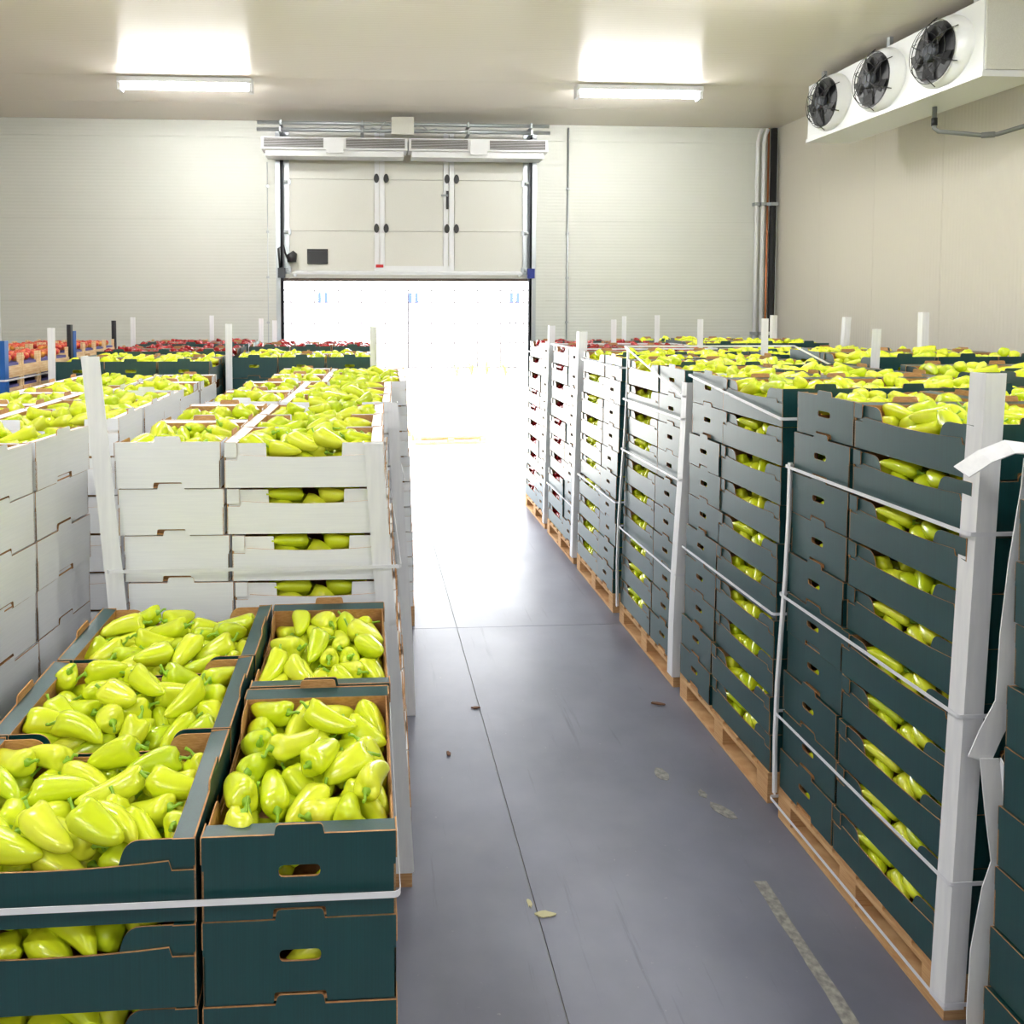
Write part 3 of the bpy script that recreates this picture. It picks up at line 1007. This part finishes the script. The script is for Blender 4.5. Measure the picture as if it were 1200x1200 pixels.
# ------------------------------------------------------------------ the countless peppers farther off, in one object per colour
def join_crates(key, mats):
    me0 = CR[key]['whole']
    nv = len(me0.vertices)
    v = np.empty(nv * 3); me0.vertices.foreach_get('co', v); v = v.reshape(-1, 3)
    f0 = [tuple(p.vertices) for p in me0.polygons]
    m0 = [p.material_index for p in me0.polygons]
    vs, fs, ms = [], [], []
    for k, m4 in enumerate(crate_mass[key]):
        A = np.array(m4)
        vs.append(v @ A[:3, :3].T + A[:3, 3])
        fs += [tuple(q + k * nv for q in f) for f in f0]
        ms += m0
    me = bpy.data.meshes.new('crate_bulk')
    me.from_pydata(np.concatenate(vs).tolist(), [], fs)
    for m in mats:
        me.materials.append(M[m])
    me.polygons.foreach_set('material_index', ms)
    me.update()
    tag(link('crate_bulk', me), key + ' cardboard crates inside the stacks', 'crates', kind='stuff')


join_crates('green', ['teal', 'kraft'])
join_crates('white', ['white_board', 'kraft'])


def mass_object(key, name, label):
    vs, fs, b = [], [], 0
    for vi, m4 in mass[key]:
        v, f = LOW[vi]
        A = np.array(m4)
        vs.append(v @ A[:3, :3].T + A[:3, 3])
        fs.append(f + b)
        b += len(v)
    V = np.concatenate(vs); Fc = np.concatenate(fs)
    me = bpy.data.meshes.new(name)
    me.vertices.add(len(V)); me.vertices.foreach_set('co', V.ravel())
    me.loops.add(Fc.size); me.loops.foreach_set('vertex_index', Fc.ravel().astype(np.int32))
    me.polygons.add(len(Fc)); me.polygons.foreach_set('loop_start', np.arange(0, Fc.size, 3, dtype=np.int32))
    me.polygons.foreach_set('use_smooth', [True] * len(Fc))
    me.materials.append(M[key])
    me.update(calc_edges=True)
    me.validate()
    tag(link(name, me), label, 'peppers', kind='stuff')


mass_object('pepper_mass', 'pepper_heap', 'light green peppers filling the crates of the farther stacks')
mass_object('red_pepper', 'red_pepper_heap', 'dark red peppers filling the crates by the door')


# ------------------------------------------------------------------ corner boards
def corner_board(x, y, z0, z1, sx, sy, label, wid=.06, lean=(0, 0), mt='corner', bow=0.0, group='corner boards on the stacks'):
    """L profile hugging a stack corner; flanges run along sx*X and sy*Y from the corner point"""
    e = MB()
    n = 7
    t = .005
    prof_ = [(0, 0), (sx * wid, 0), (sx * wid, sy * t), (sx * t, sy * t), (sx * t, sy * wid), (0, sy * wid)]
    for i in range(n):
        f = i / (n - 1)
        dx = lean[0] * f + bow * math.sin(f * math.pi * 1.7) * sx * -1
        dy = lean[1] * f + bow * .6 * math.sin(f * math.pi * 2.3)
        for (u, v) in prof_:
            e.v.append((u + dx, v + dy, z0 + (z1 - z0) * f))
    m = len(prof_)
    fl_ = sx * sy < 0
    for i in range(n - 1):
        for k in range(m):
            k2 = (k + 1) % m
            q = (i * m + k, i * m + k2, (i + 1) * m + k2, (i + 1) * m + k)
            e.face(q[::-1] if fl_ else q)
    q = list(range(m))
    e.face(q if fl_ else q[::-1])
    q = [(n - 1) * m + k for k in range(m)]
    e.face(q[::-1] if fl_ else q)
    return tag(link('corner_board', e.mesh('corner_board', [mt]), None, (x, y, 0)), label, 'corner board', group)


def strap_loop(x0, y0, x1, y1, z, label, wid=.013, dz=None):
    """band pulled round a stack; dz: height offsets of the four corners"""
    r_ = .012
    pts = []
    cs = [(x0, y0, 180), (x1, y0, 270), (x1, y1, 0), (x0, y1, 90)]
    dz = dz or (0, 0, 0, 0)
    for q, (cx, cy, a0) in enumerate(cs):
        ix = cx + (r_ if cx == x0 else -r_)
        iy = cy + (r_ if cy == y0 else -r_)
        for k in range(4):
            a = R(a0 + k * 30)
            pts.append((ix + r_ * math.cos(a), iy + r_ * math.sin(a), z + dz[q]))
    # small sag between the corners
    return tag(part('strapping_band', MB().ribbon(pts, wid, .0016, closed=True), 'strap', None), label, 'strap', 'white strapping bands round the stacks')


# left stacks
corner_board(-.85, 2.935, .0, 2.05, 1, 1, 'tall white corner board at the closed-end corner of the leaning white stack', .065, lean=(-.185, 0))
corner_board(.175, 2.945, .06, 1.72, -1, 1, 'white corner board at the aisle corner of the leaning white stack', .07, lean=(-.115, 0), bow=.004)
corner_board(.26, 4.24, .0, 1.72, -1, 1, 'white corner board between the first two white aisle stacks', .06, lean=(-.09, 0), bow=.006)
corner_board(.12, 6.69, .0, 2.08, -1, -1, 'white corner board ending the white aisle stacks towards the door', .06, lean=(-.04, 0))
corner_board(-1.18, 6.70, .0, 2.10, 1, 1, 'white corner board between the two green stacks past the white ones', .055)
corner_board(-2.43, 6.2, .0, 2.08, 1, 1, 'white corner board between wooden crates and green stack', .055)
for (x, y, z1, lab) in ((-1.86, 9.52, 2.15, 'pale corner board against the back wall by the conduit'), (-1.2, 8.9, 2.12, 'pale corner board at the red pepper stack by the door'),
                        (-1.05, 8.88, 2.10, 'pale corner board beside the door post'), (-2.46, 8.43, 2.14, 'pale corner board between the red pepper stacks and wooden crates')):
    corner_board(x, y, .0, z1, 1, 1, lab, .05)
strap_loop(-.953, 1.545, .0635, 2.84, 1.045, 'white band round the low open stack')
strap_loop(-.955, 2.93, .125, 4.2, 1.26, 'white band round the leaning white stack above the low stack')
strap_loop(-.87, 4.25, .20, 5.48, 1.30, 'white band round the second white aisle stack')

# aisle stacks
corner_board(1.778, 2.258, .05, 2.03, 1, 1, 'wide white corner board on the sixth aisle stack', .064, lean=(.062, -.01))
corner_board(1.772, 3.295, .10, 1.56, 1, -1, 'thin white corner board at the far corner of the sixth aisle stack', .02, bow=.008, lean=(.035, 0))
corner_board(1.775, 4.45, .07, 1.80, 1, 1, 'white corner board on the fourth aisle stack', .075, bow=.007, lean=(.05, -.02))
corner_board(1.772, 5.495, .10, 1.96, 1, -1, 'thin white corner board at the far corner of the fourth aisle stack', .02, bow=.012, lean=(.05, 0))
corner_board(1.775, 6.725, .06, 2.03, 1, 1, 'white corner board on the second aisle stack from the door', .075, lean=(.045, 0))
corner_board(1.775, 7.835, .06, 2.06, 1, 1, 'white corner board on the aisle stack beside the door', .06, lean=(.045, 0))
for k, (x, y, z1, ln) in enumerate(((3.12, 8.3, 2.16, 0), (3.12, 7.2, 2.13, 0), (3.12, 6.0, 2.15, 0), (3.1, 4.7, 2.1, .06), (4.37, 8.32, 2.16, 0), (4.37, 7.2, 2.15, .12), (4.37, 6.0, 2.2, 0), (4.36, 4.9, 2.17, 0), (2.5, 7.83, 2.12, 0), (3.11, 9.36, 2.14, 0))):
    corner_board(x, y, .0, z1, 1 if x > 4 else -1, 1, 'white corner board standing up between inner stacks, ' + ('at the door end', 'second from the door', 'third from the door', 'tilted towards the cooler', 'by the black pipe', 'bent towards the cooler wall', 'under the cooler fans', 'past the cooler', 'behind the first aisle stack', 'against the back wall')[k], .055, lean=(ln, 0))
def aisle_band(y0, y1, z, label, dz=None, gap=.012):
    xs_ = 1.83 - .0045 * (1.87 - z) / PITCH
    return strap_loop(xs_ - gap, y0, xs_ + 1.215, y1, z, label, dz=dz)


for z, lab in ((1.545, 'upper'), (.985, 'middle'), (.46, 'lower')):
    aisle_band(2.25, 3.305, z, lab + ' white band round the sixth aisle stack', gap=.018)
aisle_band(2.25, 3.305, .075, 'bottom white band through the pallet of the sixth aisle stack', gap=.018)
aisle_band(3.36, 4.385, .87, 'lower white band round the fifth aisle stack')
aisle_band(3.36, 4.385, 1.79, 'upper white band round the fifth aisle stack', dz=(-.05, -.05, .06, .06))
for z, lab, dz in ((1.88, 'top sloping', (-.16, -.16, .08, .08)), (1.59, 'upper', None), (1.235, 'middle', None), (.68, 'lower', None)):
    aisle_band(4.44, 5.50, z, lab + ' white band round the fourth aisle stack', dz=dz, gap=.018)
for z, lab in ((1.80, 'upper'), (.82, 'lower')):
    aisle_band(5.61, 6.64, z, lab + ' white band round the third aisle stack')
for z, lab in ((1.88, 'upper'), (.5, 'lower')):
    aisle_band(6.72, 7.76, z, lab + ' white band round the second aisle stack')
for z, lab in ((1.75, 'upper'), (1.3, 'middle')):
    aisle_band(7.83, 8.87, z, lab + ' white band round the aisle stack by the door')
for z, lab in ((1.25, 'upper'), (.72, 'lower')):
    aisle_band(1.05, 2.08, z, lab + ' white band round the seventh aisle stack', gap=.0)

# crumpled corner board on the seventh aisle stack, bent open at the top
cb_ = tag(empty('torn_corner_board', (1.795, 2.09, 0)), 'buckled white corner board with a torn flap on the seventh aisle stack', 'corner board')
pts = [(-.03, .02, .0), (-.035, .02, .18), (-.03, .02, .36), (-.005, .015, .55), (.02, .015, .63), (.0, .02, .78), (-.012, .03, .93)]
part('lower_flange', MB().ribbon(pts, .05, .004, side=[(1, -.25, 0)] * 7), 'corner', cb_)
pts = [(-.035, .04, .92), (-.012, .03, 1.0), (.022, .015, 1.1), (.03, .015, 1.3), (.045, .012, 1.5), (.075, .012, 1.72), (.08, .012, 1.80)]
part('upper_flange', MB().ribbon(pts, .06, .004, side=[(1, -.25, 0)] * 7), 'corner', cb_)
part('inner_flange', MB().ribbon([(.03, .03, .1), (.035, .03, .62), (.03, .03, .92)], .04, .004, side=[(.5, 1, 0)] * 3), 'corner', cb_)
part('torn_flap', MB().ribbon([(-.10, .06, 1.755), (-.04, .05, 1.80), (.02, .035, 1.83), (.08, .02, 1.825), (.15, .0, 1.76)], .055, .004, side=[(.1, .7, .45)] * 5), 'corner', cb_)


# ------------------------------------------------------------------ wooden crates with nectarines
WL, WW, WP = .395, .295, .155


def wood_meshes():
    d = {}
    d['corner_post'] = MB().box(-.012, -.012, 0, .012, .012, WP + .035).mesh('corner_post', ['crate_wood'])
    d['long_slat'] = MB().box(-WL / 2, -.003, 0, WL / 2, .003, .085).mesh('long_slat', ['crate_wood'])
    d['short_slat'] = MB().box(-.003, -WW / 2, 0, .003, WW / 2, .085).mesh('short_slat', ['crate_wood'])
    d['liner'] = MB().box(-WL / 2 + .012, -WW / 2 + .012, .008, WL / 2 - .012, WW / 2 - .012, .122).mesh('liner', ['purple'])
    d['base'] = MB().box(-WL / 2, -WW / 2, 0, WL / 2, WW / 2, .007).mesh('base', ['crate_wood'])
    f = MB()
    n = 10
    for i in range(1, 6):
        for k in range(n):
            a, b_ = 2 * math.pi * k / n, math.pi * i / 6
            f.v.append((.034 * math.sin(b_) * math.cos(a), .034 * math.sin(b_) * math.sin(a), .031 * math.cos(b_)))
    f.v += [(0, 0, .027), (0, 0, -.029)]
    for k in range(n):
        k2 = (k + 1) % n
        for i in range(4):
            f.face((i * n + k, (i + 1) * n + k, (i + 1) * n + k2, i * n + k2), 0, True)
        f.face((len(f.v) - 2, k, k2), 0, True)
        f.face((len(f.v) - 1, 4 * n + k2, 4 * n + k), 0, True)
    d['fruit'] = f.mesh('nectarine', ['fruit'])
    return d


WM = wood_meshes()


def wooden_crate(x, y, z, label, fruit, flab):
    e = tag(link('wooden_crate', None, None, (x, y, z)), label, 'crate', 'wooden nectarine crates')
    for sx in (-1, 1):
        for sy in (-1, 1):
            link('corner_post', WM['corner_post'], e, (sx * (WL / 2 - .012), sy * (WW / 2 - .012), 0))
        link('long_slat', WM['long_slat'], e, (0, sx * (WW / 2 + .003), .02))
        link('short_slat', WM['short_slat'], e, (sx * (WL / 2 + .003), 0, .02))
    link('base', WM['base'], e)
    link('liner', WM['liner'], e)
    for k in range(fruit):
        i, j = k % 4, k // 4
        q = link('nectarine', WM['fruit'], None, (x - .12 + i * .08 + rnd.uniform(-.006, .006), y - .085 + j * .085 + rnd.uniform(-.006, .006), z + .122 + .0295))
        q.rotation_euler = (rnd.uniform(0, .3), rnd.uniform(0, .3), rnd.uniform(0, 6))
        tag(q, flab, 'nectarine', 'nectarines in the wooden crates')


def wood_stack(x1, y0, nx, ny, layers, place, h0=.14, fruit=True, vis=3, step=.405):
    pallet(x1 - nx * .2 - .0, y0 + ny * .155, R(90), 'wooden pallet under the ' + place, h0)
    for i in range(nx):
        for j in range(ny):
            for l in range(layers):
                lev = layers - 1 - l
                z = h0 + l * (WP + .002)
                if lev >= 2 or (i > 0 and lev > 0):
                    wood_bulk.append((x1 - WL / 2 - i * .41, y0 + WW / 2 + j * .31, z))
                    continue
                lab = '%s wooden crate, %s from the blue board, %s, %s' % ('top' if lev == 0 else 'second', ORD[j] if j else 'first', 'aisle row' if i == 0 else 'inner row', place)
                wooden_crate(x1 - WL / 2 - i * .41, y0 + WW / 2 + j * .31, z, lab, 12 if lev == 0 and fruit else 0, 'red and yellow nectarine in a top wooden crate, ' + place)


wood_bulk = []
wood_stack(-2.56, 5.75, 2, 4, 11, 'nectarine stack by blue board')
wood_stack(-2.75, 7.6, 2, 4, 11, 'farther nectarine stack')
bk = MB()
for (x, y, z) in wood_bulk:
    for sx in (-1, 1):
        for sy in (-1, 1):
            a, b_ = x + sx * (WL / 2 - .012), y + sy * (WW / 2 - .012)
            bk.box(a - .012, b_ - .012, z, a + .012, b_ + .012, z + WP)
        bk.box(x - WL / 2, y + sx * (WW / 2 + .003) - .003, z + .02, x + WL / 2, y + sx * (WW / 2 + .003) + .003, z + .105)
        bk.box(x + sx * (WL / 2 + .003) - .003, y - WW / 2, z + .02, x + sx * (WL / 2 + .003) + .003, y + WW / 2, z + .105)
    bk.box(x - WL / 2 + .012, y - WW / 2 + .012, z + .008, x + WL / 2 - .012, y + WW / 2 - .012, z + .108, 1)
tag(part('wooden_crate_bulk', bk, ['crate_wood', 'purple'], None), 'wooden crates inside the nectarine stacks', 'crates', kind='stuff')
corner_board(-2.54, 5.73, .0, 2.0, -1, 1, 'blue corner board on the nectarine stack', .06, mt='blue_corner')
corner_board(-2.73, 7.58, .0, 2.02, -1, 1, 'blue corner board on the farther nectarine stack', .06, mt='blue_corner')
for (x, y, z1, lab) in ((-2.74, 8.87, 2.1, 'dark corner board at the aisle end of the farther nectarine stack'), (-3.48, 7.02, 2.12, 'dark corner board behind the nectarine stack'), (-2.54, 7.03, 2.09, 'dark corner board between the nectarine stacks')):
    corner_board(x, y, .12, z1, -1, -1, lab, .05, mt='dark_board')
strap_loop(-3.40, 5.72, -2.53, 7.0, 1.72, 'white band round the nectarine stack')

# ------------------------------------------------------------------ marks and litter on the floor
def blob(name, x, y, pts, mt, label, cat, z=.0015, t=.001, rot=0):
    e = MB().sheet(pts, lambda u, v: (u, v, t), (0, 0, 1), t, mf=0, mb=0, me=0)
    o = part(name, e, mt, None, (x, y, z), rot)
    return tag(o, label, cat)


def ell(a, b_, n=14, j=.12, seed=1):
    q = random.Random(seed)
    return [(a * math.cos(2 * math.pi * k / n) * (1 + q.uniform(-j, j)), b_ * math.sin(2 * math.pi * k / n) * (1 + q.uniform(-j, j))) for k in range(n)]


q = random.Random(5)
strip = [(-.024 + q.uniform(-.005, .005), -.9 + .1 * k) for k in range(14)]
strip += [(.024 + q.uniform(-.005, .005), .4 - .1 * k) for k in range(14)]
blob('floor_stripe', 1.505, 2.50, strip, 'stain', 'worn pale stripe of paint on the floor beside the pallets', 'stripe', z=.0003, rot=R(-2))
blob('floor_stain', 1.40, 3.62, ell(.03, .055, seed=2), 'stain', 'pale oval stain in the middle of the aisle', 'stain', z=.0003)
blob('floor_stain', 1.57, 3.33, ell(.03, .07, seed=3), 'stain', 'pale long stain beside the fifth aisle stack pallet', 'stain', z=.0003, rot=.5)
blob('floor_stain', 1.53, 3.46, ell(.02, .03, j=.35, seed=4), 'stain', 'small ragged stain beside the fifth aisle stack pallet', 'stain', z=.0003)
blob('paper_scrap', .645, 2.78, ell(.035, .014, j=.4, seed=6), 'pale_scrap', 'crumpled pale scrap lying on the floor joint', 'scrap', t=.004)
blob('paper_scrap', .60, 2.84, ell(.012, .02, j=.4, seed=8), 'pale_scrap', 'tiny pale scrap beside the floor joint', 'scrap', t=.003)
blob('wood_chip', 1.63, 4.28, ell(.04, .013, j=.25, seed=7), 'dry_leaf', 'brown wood chip near the fourth aisle stack', 'chip', t=.006, rot=-.4)
blob('wood_chip', .60, 4.30, ell(.025, .01, j=.3, seed=9), 'dry_leaf', 'small brown chip on the floor joint', 'chip', t=.005)
blob('wood_chip', .40, 3.85, ell(.012, .018, j=.4, seed=12), 'dry_leaf', 'dark chip on the floor near the white aisle stack', 'chip', t=.006)

# ------------------------------------------------------------------ yard seen through the door
YFN = 30.0
fe = tag(empty('mesh_fence', (0, YFN, 0)), 'wire mesh fence with paired posts beyond the loading door', 'fence')
for z in (.02, .95, 1.7, 2.5, 2.95):
    part('rail_wire', MB().tube([(-9, 0, z), (12, 0, z)], .036, 6), 'fence', fe)
for k in range(24):
    part('upright_wire', MB().tube([(-9 + k * .88, 0, 0), (-9 + k * .88, 0, 2.95)], .030, 6), 'fence', fe)
for x in (-5.1, -1.65, 1.75, 5.6, 9.0):
    for dx in (-.12, .12):
        p = part('post', MB().box(x + dx - .055, -.1, 0, x + dx + .055, 0, 2.85), 'post', fe)
        part('post_clip', MB().box(x + dx - .055, -.13, 2.5, x + dx + .055, -.1, 2.86), 'blue', p)
yp = tag(empty('yard_pallet', (1.35, 13.5, 0), R(4)), 'pale pallet lying in the yard outside the door', 'pallet')
for y in (-.45, 0, .45):
    part('runner', MB().box(-.6, y - .05, 0, .6, y + .05, .02), 'pallet', yp)
    for x in (-.55, 0, .55):
        part('block', MB().box(x - .05, y - .05, .02, x + .05, y + .05, .1), 'pallet', yp)
for k in range(6):
    part('deck_board', MB().box(-.6, -.48 + k * .18, .1, .6, -.38 + k * .18, .12), 'pallet', yp)
q = random.Random(3)
for k in range(4):
    cx, cy = 3.0 + k * .55, 26.6 + q.uniform(-.5, .5)
    w_ = tag(empty('weed_tuft', (cx, cy, -.01)), 'tuft of green weeds at the edge of the yard', 'weed', 'weed tufts at the yard edge')
    for i in range(9):
        a = q.uniform(0, 6.28)
        r_ = q.uniform(.1, .3)
        hh = q.uniform(.25, .5)
        part('leaf', MB().ribbon([(0, 0, 0), (r_ * .4 * math.cos(a), r_ * .4 * math.sin(a), hh * .7), (r_ * math.cos(a), r_ * math.sin(a), hh)], .06, .004, side=[(-math.sin(a), math.cos(a), 0)] * 3), 'leafy', w_)
print('single peppers', n_single[0], 'mass', len(mass['pepper_mass']), len(mass['red_pepper']), 'objects', len(bpy.data.objects))
